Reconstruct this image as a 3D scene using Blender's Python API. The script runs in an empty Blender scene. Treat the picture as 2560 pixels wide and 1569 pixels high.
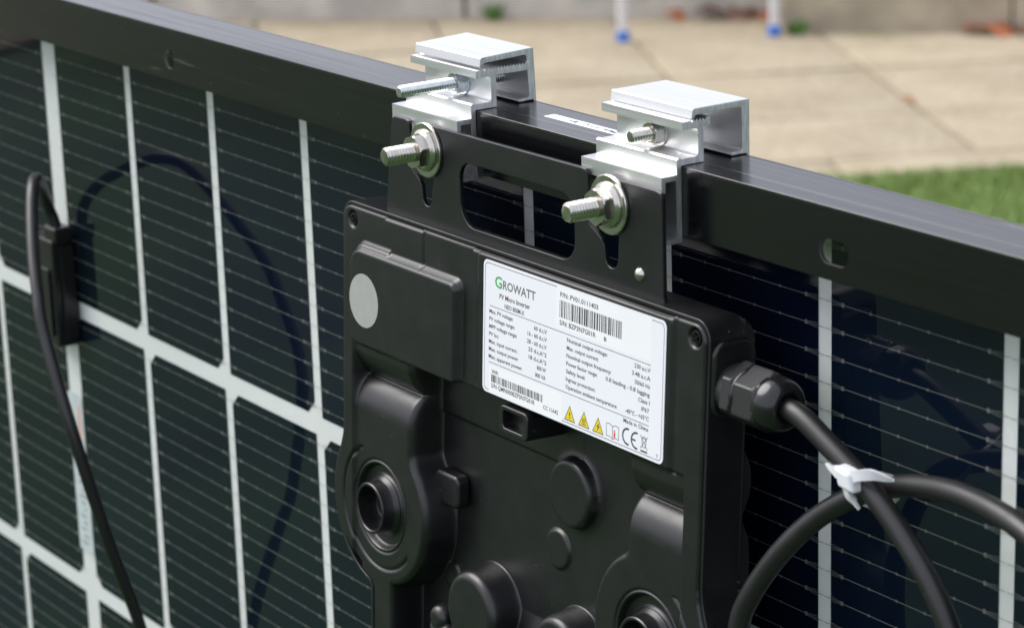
import bpy, bmesh, math, random
import numpy as np
from mathutils import Vector, Matrix
R = math.radians
random.seed(7); rng = np.random.default_rng(7)
sc = bpy.context.scene
C = sc.collection
G = 1090.0                       # height of the panel's top edge above the paving, mm
def W(u, v, w):                  # panel coordinates in mm (right, up, out of the rear face) to world metres
    return (u*.001, -w*.001, (v+G)*.001)

# ------------------------------------------------------------------ camera, sky, sun, exposure
cd = bpy.data.cameras.new('camera'); cam = bpy.data.objects.new('camera', cd); C.objects.link(cam)
cd.sensor_width = 36.0; cd.lens = 6506.0/2560*36; cd.clip_start = .05; cd.clip_end = 500
cax = np.array([[.5665, -.2116, .7964], [-.0318, .9601, .2777], [-.8235, -.1826, .5372]])
loc = W(1336.69, 213.46, 569.54)
m = Matrix.Identity(4)
for j in range(3):
    a = cax[:, j]; m[0][j] = a[0]; m[1][j] = -a[2]; m[2][j] = a[1]
for i in range(3): m[i][3] = loc[i]
cam.matrix_world = m
cd.dof.use_dof = True; cd.dof.focus_distance = 1.03; cd.dof.aperture_fstop = 17.0
sc.camera = cam
wd = bpy.data.worlds.new('World'); sc.world = wd; wd.use_nodes = True
nt = wd.node_tree; nt.nodes.clear()
sky = nt.nodes.new('ShaderNodeTexSky'); sky.sky_type = 'NISHITA'; sky.sun_disc = False
SUN_EL, SUN_AZ = 48.0, 236.0     # azimuth clockwise from +Y
sky.sun_elevation = R(SUN_EL); sky.sun_rotation = R(SUN_AZ)
sky.air_density = 1.0; sky.dust_density = 6.0; sky.ozone_density = 1.0
bg = nt.nodes.new('ShaderNodeBackground'); bg.inputs[1].default_value = .088
wo = nt.nodes.new('ShaderNodeOutputWorld')
# high thin overcast: the clear sky shows only faintly through an even, slightly mottled cloud deck
tcw = nt.nodes.new('ShaderNodeTexCoord'); cn = nt.nodes.new('ShaderNodeTexNoise'); cn.inputs['Scale'].default_value = 2.2; cn.inputs['Detail'].default_value = 5
cr = nt.nodes.new('ShaderNodeValToRGB'); cr.color_ramp.elements[0].position = .3; cr.color_ramp.elements[0].color = (8.5, 8.9, 10.4, 1)
cr.color_ramp.elements[1].position = .7; cr.color_ramp.elements[1].color = (11.2, 11.5, 12.6, 1)
cmx = nt.nodes.new('ShaderNodeMixRGB'); cmx.inputs[0].default_value = .8
nt.links.new(tcw.outputs['Generated'], cn.inputs['Vector']); nt.links.new(cn.outputs['Fac'], cr.inputs[0])
nt.links.new(sky.outputs[0], cmx.inputs[1]); nt.links.new(cr.outputs[0], cmx.inputs[2])
nt.links.new(cmx.outputs[0], bg.inputs[0]); nt.links.new(bg.outputs[0], wo.inputs[0])
sd = bpy.data.lights.new('sun', 'SUN'); sd.energy = 2.3; sd.angle = R(44); sd.color = (1, .98, .95)
so = bpy.data.objects.new('sun', sd); C.objects.link(so)
sdir = Vector((math.sin(R(SUN_AZ))*math.cos(R(SUN_EL)), math.cos(R(SUN_AZ))*math.cos(R(SUN_EL)), math.sin(R(SUN_EL))))
so.rotation_euler = sdir.to_track_quat('Z', 'Y').to_euler(); so.location = (0, 0, 4)
vs = sc.view_settings; vs.view_transform = 'Standard'; vs.look = 'None'; vs.gamma = 1; vs.exposure = 0.42

# ------------------------------------------------------------------ materials
def mat(name, col, rough=.5, metal=0., spec=.5, noise=None, bump=None, coat=0., dust=None, scratch=None, rvar=None):
    """noise=(scale, amount, stretch) varies colour; bump=(scale, strength, stretch, distance)"""
    M = bpy.data.materials.new(name); M.use_nodes = True
    n = M.node_tree.nodes; l = M.node_tree.links; b = n['Principled BSDF']
    b.inputs['Base Color'].default_value = (*col, 1); b.inputs['Roughness'].default_value = rough
    b.inputs['Metallic'].default_value = metal; b.inputs['Specular IOR Level'].default_value = spec
    b.inputs['Coat Weight'].default_value = coat
    tc = n.new('ShaderNodeTexCoord')
    def nz(scale, stretch, detail=4):
        mp = n.new('ShaderNodeMapping'); mp.inputs['Scale'].default_value = stretch
        t = n.new('ShaderNodeTexNoise'); t.inputs['Scale'].default_value = scale; t.inputs['Detail'].default_value = detail
        l.new(tc.outputs['Object'], mp.inputs[0]); l.new(mp.outputs[0], t.inputs['Vector']); return t
    if noise:
        t = nz(noise[0], noise[2] if len(noise) > 2 else (1, 1, 1))
        r = n.new('ShaderNodeMapRange'); r.inputs[1].default_value = .3; r.inputs[2].default_value = .7
        r.inputs[3].default_value = 1-noise[1]; r.inputs[4].default_value = 1+noise[1]
        mx = n.new('ShaderNodeVectorMath'); mx.operation = 'SCALE'; mx.inputs[0].default_value = col
        l.new(t.outputs['Fac'], r.inputs[0]); l.new(r.outputs[0], mx.inputs['Scale']); l.new(mx.outputs[0], b.inputs['Base Color'])
    def over(fac_socket, col2):
        mx2 = n.new('ShaderNodeMixRGB'); mx2.inputs[2].default_value = (*col2, 1); l.new(fac_socket, mx2.inputs[0])
        src = b.inputs['Base Color'].links[0].from_socket if b.inputs['Base Color'].links else None
        if src: l.new(src, mx2.inputs[1])
        else: mx2.inputs[1].default_value = (*col, 1)
        l.new(mx2.outputs[0], b.inputs['Base Color'])
    if dust:                                       # sparse pale specks
        vo = n.new('ShaderNodeTexVoronoi'); vo.inputs['Scale'].default_value = dust[0]; l.new(tc.outputs['Object'], vo.inputs['Vector'])
        lt = n.new('ShaderNodeMath'); lt.operation = 'LESS_THAN'; lt.inputs[1].default_value = dust[1]; l.new(vo.outputs['Distance'], lt.inputs[0])
        se = n.new('ShaderNodeSeparateColor'); l.new(vo.outputs['Color'], se.inputs[0])
        gt = n.new('ShaderNodeMath'); gt.operation = 'MULTIPLY'; l.new(lt.outputs[0], gt.inputs[0]); l.new(se.outputs[0], gt.inputs[1])
        over(gt.outputs[0], (.22, .22, .21))
    if scratch:                                    # faint pale scuffs along the profile
        t = nz(scratch[0], scratch[1], 2)
        r = n.new('ShaderNodeMapRange'); r.inputs[1].default_value = .70; r.inputs[2].default_value = .76; r.inputs[4].default_value = .5
        l.new(t.outputs['Fac'], r.inputs[0]); over(r.outputs[0], (.16, .16, .16))
    if rvar:
        t = nz(rvar[0], rvar[2] if len(rvar) > 2 else (1, 1, 1))
        r = n.new('ShaderNodeMapRange'); r.inputs[1].default_value = .3; r.inputs[2].default_value = .7
        r.inputs[3].default_value = rough-rvar[1]; r.inputs[4].default_value = rough+rvar[1]
        l.new(t.outputs['Fac'], r.inputs[0]); l.new(r.outputs[0], b.inputs['Roughness'])
    if bump:
        t = nz(bump[0], bump[2] if len(bump) > 2 else (1, 1, 1), 3)
        bp = n.new('ShaderNodeBump'); bp.inputs['Strength'].default_value = bump[1]
        bp.inputs['Distance'].default_value = bump[3] if len(bump) > 3 else .0001
        l.new(t.outputs['Fac'], bp.inputs['Height']); l.new(bp.outputs[0], b.inputs['Normal'])
    return M
M = {}
M['frame'] = mat('black anodised frame', (.0040, .0041, .0052), .22, 0, .58, noise=(60, .15, (.2, 1, 1)), scratch=(260, (.05, 1, 1)), dust=(120, .035), rvar=(400, .06, (.02, 1, 1)), bump=(1500, .12, (.015, 1, 1), .0001))
M['frame_cut'] = mat('bare hole edge', (.55, .56, .58), .4, 1)
M['backsheet'] = mat('white backsheet', (.86, .88, .87), .5, noise=(25, .03))
M['wire'] = mat('tinned wire', (.24, .25, .24), .42, .2)
M['body'] = mat('black cast housing', (.0048, .0050, .0063), .36, 0, .72, bump=(2600, .2, (1, 1, 1), .00012), noise=(700, .25), rvar=(90, .05), dust=(150, .036))
M['bracket'] = mat('black powder coat', (.0050, .0053, .0066), .40, 0, .66, bump=(2200, .3, (1, 1, 1), .00015), rvar=(60, .04), dust=(130, .034), noise=(500, .2))
M['alu'] = mat('extruded aluminium', (.79, .795, .805), .43, 1, noise=(260, .035, (.02, 1, 1)), rvar=(500, .05, (.015, 1, 1)), bump=(2500, .1, (.012, 1, 1), .0001))
M['alu_cut'] = mat('sawn aluminium', (.62, .63, .64), .56, 1, noise=(800, .18, (1, 1, .15)), bump=(1800, .5, (1, 1, .12), .0002))
M['steel'] = mat('stainless steel', (.62, .60, .55), .22, 1, noise=(300, .1), rvar=(250, .07))
M['zinc'] = mat('zinc plated steel', (.66, .70, .72), .24, 1, noise=(300, .1), rvar=(250, .08))
M['rubber'] = mat('black cable sheath', (.012, .0118, .0125), .40, 0, .6, rvar=(120, .05), noise=(80, .2))
M['nylon'] = mat('black nylon', (.03, .03, .032), .36, 0, .5, bump=(1500, .12))
M['nylon_gloss'] = mat('glossy black nylon', (.012, .012, .013), .2, 0, .6)
M['tie'] = mat('white nylon tie', (.78, .79, .82), .35, 0, .5); M['tie'].node_tree.nodes['Principled BSDF'].inputs['Subsurface Weight'].default_value = .0
M['paper'] = mat('label paper', (.85, .855, .905), .36, 0, .5)
M['paper2'] = mat('sticker paper', (.88, .89, .91), .40, 0, .4)
M['ink'] = mat('dark ink', (.06, .06, .065), .5)
M['ink_grey'] = mat('grey ink', (.17, .175, .18), .5)
M['ink_green'] = mat('green ink', (.07, .42, .12), .45)
M['ink_yellow'] = mat('yellow ink', (.78, .62, .03), .45)
M['ink_red'] = mat('red ink', (.75, .08, .06), .45)
M['grey_dot'] = mat('grey sticker', (.36, .37, .35), .5, noise=(200, .04))
M['screw'] = mat('black screw', (.02, .02, .02), .25, .6)
M['jbox'] = mat('junction box plastic', (.010, .010, .011), .3, 0, .5)
M['pale_tape'] = mat('pale data sticker', (.52, .58, .59), .45, noise=(120, .1))
M['white_tube'] = mat('white painted tube', (.68, .67, .68), .35)
M['blue'] = mat('blue plastic foot', (.03, .17, .62), .4)
M['wallc'] = mat('grey concrete wall', (.52, .485, .435), .85, noise=(7, .25), bump=(60, .5, (1, 1, 1), .004))
M['stepc'] = mat('tan concrete step', (.40, .345, .26), .85, noise=(9, .2), bump=(60, .5, (1, 1, 1), .004))
M['sand'] = mat('joint sand', (.17, .14, .10), .95, noise=(20, .3))
M['ink_pale_red'] = mat('faded red ink', (.62, .36, .30), .5)
M['leaf1'] = mat('dry orange leaf', (.38, .12, .05), .6, noise=(60, .3))
M['leaf2'] = mat('dry brown leaf', (.15, .08, .05), .7, noise=(60, .3))
M['weed'] = mat('green weed', (.09, .19, .03), .6)

def cell_material():
    X = bpy.data.materials.new('dark blue solar cell'); X.use_nodes = True
    n = X.node_tree.nodes; l = X.node_tree.links; b = n['Principled BSDF']
    tc = n.new('ShaderNodeTexCoord'); sp = n.new('ShaderNodeSeparateXYZ'); l.new(tc.outputs['Object'], sp.inputs[0])
    # fine fingers of the metallisation, 1.3 mm apart, running up the cell
    mu = n.new('ShaderNodeMath'); mu.operation = 'MULTIPLY'; mu.inputs[1].default_value = 1/.0013
    l.new(sp.outputs[0], mu.inputs[0])
    fr = n.new('ShaderNodeMath'); fr.operation = 'FRACT'; l.new(mu.outputs[0], fr.inputs[0])
    lt = n.new('ShaderNodeMath'); lt.operation = 'LESS_THAN'; lt.inputs[1].default_value = .14; l.new(fr.outputs[0], lt.inputs[0])
    oi = n.new('ShaderNodeObjectInfo')
    mr = n.new('ShaderNodeMapRange'); mr.inputs[3].default_value = .8; mr.inputs[4].default_value = 1.25; l.new(oi.outputs['Random'], mr.inputs[0])
    base = n.new('ShaderNodeVectorMath'); base.operation = 'SCALE'; l.new(mr.outputs[0], base.inputs['Scale'])
    hue = n.new('ShaderNodeMixRGB'); hue.inputs[1].default_value = (.0026, .0050, .0185, 1); hue.inputs[2].default_value = (.0032, .0105, .0150, 1)   # navy cells, some towards teal
    hr = n.new('ShaderNodeMath'); hr.operation = 'MULTIPLY'; hr.inputs[1].default_value = 7.31; hf = n.new('ShaderNodeMath'); hf.operation = 'FRACT'
    l.new(oi.outputs['Random'], hr.inputs[0]); l.new(hr.outputs[0], hf.inputs[0]); l.new(hf.outputs[0], hue.inputs[0]); l.new(hue.outputs[0], base.inputs[0])
    mx = n.new('ShaderNodeMixRGB'); mx.inputs[2].default_value = (.0052, .0080, .0200, 1)
    l.new(lt.outputs[0], mx.inputs[0]); l.new(base.outputs[0], mx.inputs[1]); l.new(mx.outputs[0], b.inputs['Base Color'])
    b.inputs['Roughness'].default_value = .6; b.inputs['Specular IOR Level'].default_value = .02
    return X
M['cell'] = cell_material()

def glass_material():
    X = bpy.data.materials.new('clear rear glass'); X.use_nodes = True
    n = X.node_tree.nodes; l = X.node_tree.links; n.clear()
    o = n.new('ShaderNodeOutputMaterial'); mx = n.new('ShaderNodeMixShader'); tr = n.new('ShaderNodeBsdfTransparent')
    gl = n.new('ShaderNodeBsdfGlossy'); gl.inputs['Roughness'].default_value = .012
    fr = n.new('ShaderNodeFresnel'); fr.inputs[0].default_value = 1.5
    ge = n.new('ShaderNodeNewGeometry'); mr = n.new('ShaderNodeMapRange')          # same thin pane from either side
    mr.inputs[3].default_value = 1.5; mr.inputs[4].default_value = 1/1.5
    l.new(ge.outputs['Backfacing'], mr.inputs[0]); l.new(mr.outputs[0], fr.inputs[0])
    tr.inputs[0].default_value = (.985, .99, .985, 1)
    l.new(fr.outputs[0], mx.inputs[0]); l.new(tr.outputs[0], mx.inputs[1]); l.new(gl.outputs[0], mx.inputs[2]); l.new(mx.outputs[0], o.inputs[0])
    return X
M['glass'] = glass_material()

def paving_material():
    X = mat('beige concrete paving', (.47, .40, .30), .9, bump=(180, .5, (1, 1, 1), .003))
    n = X.node_tree.nodes; l = X.node_tree.links; b = n['Principled BSDF']
    ge = n.new('ShaderNodeNewGeometry'); oi = n.new('ShaderNodeObjectInfo')
    t = n.new('ShaderNodeTexNoise'); t.inputs['Scale'].default_value = 5; t.inputs['Detail'].default_value = 6
    t2 = n.new('ShaderNodeTexNoise'); t2.inputs['Scale'].default_value = 38; t2.inputs['Detail'].default_value = 5
    t3 = n.new('ShaderNodeTexNoise'); t3.inputs['Scale'].default_value = 2.6; t3.inputs['Detail'].default_value = 3
    for x in (t, t2, t3): l.new(ge.outputs['Position'], x.inputs['Vector'])
    r = n.new('ShaderNodeValToRGB'); r.color_ramp.elements[0].position = .32; r.color_ramp.elements[0].color = (.365, .303, .208, 1)
    r.color_ramp.elements[1].position = .66; r.color_ramp.elements[1].color = (.46, .39, .278, 1)
    l.new(t.outputs['Fac'], r.inputs[0])
    m2 = n.new('ShaderNodeMixRGB'); m2.blend_type = 'MULTIPLY'; m2.inputs[0].default_value = .6
    r2 = n.new('ShaderNodeValToRGB'); r2.color_ramp.elements[0].position = .3; r2.color_ramp.elements[0].color = (.62, .6, .56, 1); r2.color_ramp.elements[1].position = .6
    l.new(t2.outputs['Fac'], r2.inputs[0]); l.new(r.outputs[0], m2.inputs[1]); l.new(r2.outputs[0], m2.inputs[2])
    m3 = n.new('ShaderNodeMixRGB'); m3.inputs[2].default_value = (.20, .23, .09, 1)
    r3 = n.new('ShaderNodeMapRange'); r3.inputs[1].default_value = .62; r3.inputs[2].default_value = .75; r3.inputs[4].default_value = .55
    l.new(t3.outputs['Fac'], r3.inputs[0]); l.new(r3.outputs[0], m3.inputs[0]); l.new(m2.outputs[0], m3.inputs[1])
    hv = n.new('ShaderNodeHueSaturation'); mr = n.new('ShaderNodeMapRange'); mr.inputs[3].default_value = .94; mr.inputs[4].default_value = 1.06
    l.new(oi.outputs['Random'], mr.inputs[0]); l.new(mr.outputs[0], hv.inputs['Value']); l.new(m3.outputs[0], hv.inputs['Color']); l.new(hv.outputs[0], b.inputs['Base Color'])
    return X
M['paving'] = paving_material()

def lawn_material(name, dark, light):
    X = mat(name, light, .8, 0, .3, bump=(90, .6, (1, 1, 1), .01))
    n = X.node_tree.nodes; l = X.node_tree.links; b = n['Principled BSDF']
    ge = n.new('ShaderNodeNewGeometry')
    t = n.new('ShaderNodeTexNoise'); t.inputs['Scale'].default_value = 2.2; t.inputs['Detail'].default_value = 8
    l.new(ge.outputs['Position'], t.inputs['Vector'])
    r = n.new('ShaderNodeValToRGB'); r.color_ramp.elements[0].position = .33; r.color_ramp.elements[0].color = (*dark, 1)
    r.color_ramp.elements[1].position = .68; r.color_ramp.elements[1].color = (*light, 1)
    l.new(t.outputs['Fac'], r.inputs[0]); l.new(r.outputs[0], b.inputs['Base Color'])
    return X
M['lawn'] = lawn_material('lawn turf', (.012, .038, .007), (.036, .084, .017))
M['grass'] = lawn_material('grass blades', (.20, .29, .075), (.35, .47, .17))

# ------------------------------------------------------------------ builders
def tag(o, label=None, cat=None, group=None, kind=None):
    for k, v in (('label', label), ('category', cat), ('group', group), ('kind', kind)):
        if v: o[k] = v
    return o
def empty(name, loc, label, cat, group=None):
    o = bpy.data.objects.new(name, None); o.empty_display_size = .02; o.location = loc; C.objects.link(o)
    return tag(o, label, cat, group)
def link(name, me, parent=None, at=None):
    o = bpy.data.objects.new(name, me); C.objects.link(o)
    if parent:
        o.parent = parent
        if parent.type == 'EMPTY': o.location = Vector(at or (0, 0, 0)) - parent.location
        elif at: o.location = at
    elif at: o.location = at
    return o
def finish(me, ms, smooth=40):
    for x in (ms if isinstance(ms, (list, tuple)) else [ms]): me.materials.append(M[x])
    if smooth:
        me.polygons.foreach_set('use_smooth', [True]*len(me.polygons)); me.set_sharp_from_angle(angle=R(smooth))
    me.update(); return me
def mesh(name, verts, faces, ms, parent=None, smooth=40, at=None, fm=None):
    me = bpy.data.meshes.new(name); me.from_pydata([tuple(v) for v in verts], [], faces)
    bm = bmesh.new(); bm.from_mesh(me); bmesh.ops.recalc_face_normals(bm, faces=bm.faces); bm.to_mesh(me); bm.free()
    finish(me, ms, smooth)
    if fm is not None: me.polygons.foreach_set('material_index', fm)
    return link(name, me, parent, at)
def ext2d(name, loops, z0, z1, f, ms, parent=None, bevel=.3, res=1, smooth=35, at=None, capmat=None):
    """loops of 2-D points (outer first, then holes) extruded between z0 and z1 with bevelled edges; f maps (x, y, z) to world"""
    cu = bpy.data.curves.new(name, 'CURVE'); cu.dimensions = '2D'; cu.fill_mode = 'BOTH'
    for lp in loops:
        s = cu.splines.new('POLY'); s.points.add(len(lp)-1)
        for p_, q in zip(s.points, lp): p_.co = (q[0], q[1], 0, 1)
        s.use_cyclic_u = True
    cu.extrude = max((z1-z0)/2-bevel, 1e-4); cu.bevel_depth = bevel; cu.bevel_resolution = res; cu.offset = -bevel
    t = bpy.data.objects.new(name, cu); C.objects.link(t)
    dg = bpy.context.evaluated_depsgraph_get()
    me = bpy.data.meshes.new_from_object(t.evaluated_get(dg)); bpy.data.objects.remove(t); bpy.data.curves.remove(cu)
    zc = (z0+z1)/2
    caps = [abs(p.normal.z) > .9 for p in me.polygons]
    for v in me.vertices: v.co = f(v.co.x, v.co.y, v.co.z+zc)
    bm = bmesh.new(); bm.from_mesh(me); bmesh.ops.remove_doubles(bm, verts=bm.verts, dist=1e-6)
    bmesh.ops.recalc_face_normals(bm, faces=bm.faces)
    same = len(bm.faces) == len(caps)
    if capmat and same:
        for fc, c in zip(bm.faces, caps): fc.material_index = 1 if c else 0
    elif capmat:
        ax = Vector(f(0, 0, 1))-Vector(f(0, 0, 0)); ax.normalize()
        for fc in bm.faces: fc.material_index = 1 if abs(fc.normal.dot(ax)) > .9 else 0
    else:
        for fc in bm.faces: fc.material_index = 0
    me.materials.clear(); bm.to_mesh(me); bm.free()
    finish(me, [ms]+([capmat] if capmat else []), smooth)
    o = link(name, me, parent, at)
    if smooth:
        wn = o.modifiers.new('normals', 'WEIGHTED_NORMAL'); wn.keep_sharp = True; wn.weight = 90
    return o
def arc(cx, cy, r, a0, a1, n=8):
    return [(cx+r*math.cos(R(a0+(a1-a0)*i/n)), cy+r*math.sin(R(a0+(a1-a0)*i/n))) for i in range(n+1)]
def rrect(x0, y0, x1, y1, r, n=6):
    r = r if isinstance(r, (list, tuple)) else [r]*4            # BL, BR, TR, TL
    return arc(x0+r[0], y0+r[0], r[0], 180, 270, n)+arc(x1-r[1], y0+r[1], r[1], 270, 360, n)+arc(x1-r[2], y1-r[2], r[2], 0, 90, n)+arc(x0+r[3], y1-r[3], r[3], 90, 180, n)
def lathe(name, prof, f, ms, parent=None, seg=48, smooth=30, close=False, rmod=None):
    """prof of (r, z); f maps (x, y, z)"""
    vs_, fs = [], []
    n = len(prof)
    for i, (r, z) in enumerate(prof):
        for k in range(seg):
            a = 2*math.pi*k/seg; rr = r if not rmod else rmod(r, z, a)
            vs_.append(f(rr*math.cos(a), rr*math.sin(a), z))
    for i in range(n-1 + (1 if close else 0)):
        for k in range(seg):
            i2 = (i+1) % n; k2 = (k+1) % seg
            fs.append((i*seg+k, i*seg+k2, i2*seg+k2, i2*seg+k))
    if not close:
        if prof[0][0] > .001: fs.append(tuple(range(seg))[::-1])
        if prof[-1][0] > .001: fs.append(tuple((n-1)*seg+k for k in range(seg)))
    return mesh(name, vs_, fs, ms, parent, smooth)
def spline(pts, n=12):
    P = [np.array(q, float) for q in pts]; P = [2*P[0]-P[1]]+P+[2*P[-1]-P[-2]]; out = []
    for i in range(1, len(P)-2):
        for k in range(n):
            t = k/n; a, b, c, d = P[i-1:i+3]
            out.append(.5*((2*b)+(-a+c)*t+(2*a-5*b+4*c-d)*t*t+(-a+3*b-3*c+d)*t**3))
    out.append(P[-2]); return out
def tube(name, pts, r, ms, parent=None, seg=16, n=12, f=W, rf=None, at=None):
    P = [Vector(f(*q)) for q in spline(pts, n)]
    T = [(P[min(i+1, len(P)-1)]-P[max(i-1, 0)]).normalized() for i in range(len(P))]
    N = T[0].orthogonal().normalized(); vs_, fs = [], []
    for i, (p_, t) in enumerate(zip(P, T)):
        N = (N-t*N.dot(t)).normalized(); B = t.cross(N); rr = (rf(i/(len(P)-1)) if rf else r)*.001
        for k in range(seg):
            a = 2*math.pi*k/seg; vs_.append(p_+N*(rr*math.cos(a))+B*(rr*math.sin(a)))
    for i in range(len(P)-1):
        for k in range(seg):
            k2 = (k+1) % seg; fs.append((i*seg+k, i*seg+k2, (i+1)*seg+k2, (i+1)*seg+k))
    fs.append(tuple(range(seg))); fs.append(tuple((len(P)-1)*seg+k for k in range(seg)))
    return mesh(name, vs_, fs, ms, parent, 50, at)
def boxes(name, bs, f, ms, parent=None, at=None, smooth=0):
    """list of (x0, x1, y0, y1, z0, z1) boxes as one mesh"""
    vs_, fs = [], []
    for (x0, x1, y0, y1, z0, z1) in bs:
        o = len(vs_)
        vs_ += [f(x, y, z) for z in (z0, z1) for y in (y0, y1) for x in (x0, x1)]
        fs += [tuple(o+i for i in q) for q in ((0, 2, 3, 1), (4, 5, 7, 6), (0, 1, 5, 4), (2, 6, 7, 3), (0, 4, 6, 2), (1, 3, 7, 5))]
    return mesh(name, vs_, fs, ms, parent, smooth, at)

# ================================================================== SETTING
# patio frame: A runs along the lawn edge, B from the wall towards the camera
AX = (.4652, .8852); BX = (.8852, -.4652)
def PG(a, b, z): return ((a*AX[0]+b*BX[0])*.001, (a*AX[1]+b*BX[1])*.001, z*.001)
def sheet(name, pts, ms, kind='structure'):
    o = mesh(name, pts, [tuple(range(len(pts)))], ms, None, 0); return tag(o, kind=kind)
lawn = sheet('lawn', [(-60, -60, -.03), (60, -60, -.03), (60, 60, -.03), (-60, 60, -.03)], 'lawn')
tag(lawn, 'short green lawn the panel stands on')
lawn['category'] = 'lawn'
patio = ext2d('patio', [[(-5500, -7300), (7500, -7300), (7500, -3946), (-5500, -3946)]], -24, -9, PG, 'sand', None, .5)
tag(patio, 'beige slab patio behind the panel', 'patio', kind='structure')
rows = [(-7300, -6765), (-6765, -6230), (-6230, -5700), (-5700, -5130), (-5130, -4560), (-4560, -4103), (-4103, -3951)]
sm = {}
for ri, (b0, b1) in enumerate(rows):
    for k in range(-9, 10):
        a0 = 1271+522*k + (0 if ri < 6 else 180); cx = a0+261; cy = (b0+b1)/2
        if ri not in sm:
            hx, hy = 261-5, (b1-b0)/2-5
            def fs_(x, y, z): return PG(x, y, z)
            o = ext2d('paving_slab', [rrect(-hx, -hy, hx, hy, 5, 3)], -40, 0, PG, 'paving', patio, 5, 2, 60); sm[ri] = o.data
        else: o = link('paving_slab', sm[ri], patio)
        o.location = Vector(PG(cx, cy, random.uniform(-2.5, 2.5)))
        o.rotation_euler = (random.uniform(-.003, .003), random.uniform(-.003, .003), 0)
# the wall and the step stand slightly askew to the paving
A2 = (.68, .7332); B2 = (.7332, -.68)
def PW(a, b, z): return ((a*A2[0]+b*B2[0])*.001, (a*A2[1]+b*B2[1])*.001, z*.001)
wall = empty('garden_wall', PW(-1500, -6400, 0), 'grey weathered concrete wall running along the far edge of the patio', 'wall')
for k in range(8):                                     # long cast blocks with open joints
    a0 = -5600+k*960
    ext2d('wall_block', [rrect(a0+4, -30, a0+952, 520, 6, 2)], -6540, -6224, lambda x, y, z: PW(x, z, y), 'wallc', wall, 8, 2, 50)
step = empty('garden_step', PW(1500, -6080, 0), 'tan concrete garden step at the far right of the patio', 'step')
for k in range(5):
    a0 = 150+k*640
    ext2d('step_block', [rrect(a0+3, -30, a0+637, 175, 8, 2)], -6218, -5935, lambda x, y, z: PW(x, z, y), 'stepc', step, 8, 2, 50)

# grass blades of the lawn beside the patio and in front of the panel's rear
def grass(name, n, region, label):
    a = np.empty((n, 2))
    a[:, 0] = rng.uniform(region[0], region[1], n); a[:, 1] = rng.uniform(region[2], region[3], n)
    h = rng.uniform(22, 55, n); th = rng.uniform(0, 2*np.pi, n); ln = rng.uniform(5, 26, n); wd_ = rng.uniform(1.5, 3.2, n)
    c, s = np.cos(th), np.sin(th)
    V = np.empty((n, 5, 3))
    base = np.stack([a[:, 0]*AX[0]+a[:, 1]*BX[0], a[:, 0]*AX[1]+a[:, 1]*BX[1], np.full(n, -30.)], 1)
    sd_ = np.stack([-s*wd_, c*wd_, np.zeros(n)], 1); le = np.stack([c*ln, s*ln, np.zeros(n)], 1); up = np.stack([np.zeros(n), np.zeros(n), h], 1)
    V[:, 0] = base-sd_; V[:, 1] = base+sd_; V[:, 2] = base+sd_*.7+le*.35+up*.6; V[:, 3] = base-sd_*.7+le*.35+up*.6; V[:, 4] = base+le+up
    V = (V*.001).reshape(-1, 3); o = np.arange(n)*5
    F = [(i, i+1, i+2, i+3) for i in o]+[(i+3, i+2, i+4) for i in o]
    me = bpy.data.meshes.new(name); me.from_pydata(V.tolist(), [], F); finish(me, 'grass', 0)
    return tag(link(name, me), label, 'grass', kind='stuff')
grass('grass', 110000, (0, 3300, -3946, -2650), 'green grass growing along the patio edge')

# ------------------------------------------------------------------ things on the patio
def leaf(loc_a, loc_b, size, rz, m_, label, z=2):
    n = 9; vs_, fs = [], []
    for i in range(n):
        t = i/(n-1); wv = math.sin(math.pi*min(t*1.08, 1))**.8*.36*(1+.25*math.sin(9*t)); x = (t-.5)
        curl = .16*math.sin(3*t+rz)+.05
        vs_ += [(x, -wv, curl+.22*wv), (x, 0, curl), (x, wv, curl+.30*wv)]
    for i in range(n-1):
        for k in (0, 1): fs.append((i*3+k, i*3+k+1, i*3+k+4, i*3+k+3))
    V = []
    for x, y, zz in vs_:
        xx = x*math.cos(rz)-y*math.sin(rz); yy = x*math.sin(rz)+y*math.cos(rz); V.append(PG(xx*size, yy*size, zz*size+z))
    o = mesh('fallen_leaf', V, fs, m_, None, 60, at=(loc_a*.001, loc_b*.001, 0))
    so_ = o.modifiers.new('thickness', 'SOLIDIFY'); so_.thickness = .0012
    return tag(o, label, 'leaf', 'dry leaves fallen on the patio')
leaf(-3848, 4513, 95, 0.3, 'leaf1', 'orange dry leaf lying against the tan step, left of the other two leaves there')
leaf(-3795, 4551, 110, 1.3, 'leaf1', 'largest orange dry leaf lying at the foot of the tan step')
leaf(-3764, 4595, 90, 2.2, 'leaf2', 'reddish brown dry leaf at the foot of the tan step, rightmost there')
leaf(-4573, 4155, 115, 0.5, 'leaf2', 'brown dry leaf by the grey wall, nearly halfway between the two white legs')
leaf(-4517, 4215, 120, 1.9, 'leaf2', 'brown dry leaf by the grey wall, second from the right white leg')
leaf(-4480, 4251, 100, 2.7, 'leaf1', 'rust dry leaf by the grey wall just left of the right white leg')
leaf(-4642, 4076, 85, 1.1, 'leaf1', 'small rust dry leaf by the grey wall, nearest to the left white leg')
leaf(-3301, 3750, 38, 1.0, 'leaf1', 'tiny rust leaf caught in the joint between two paving slabs')
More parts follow.
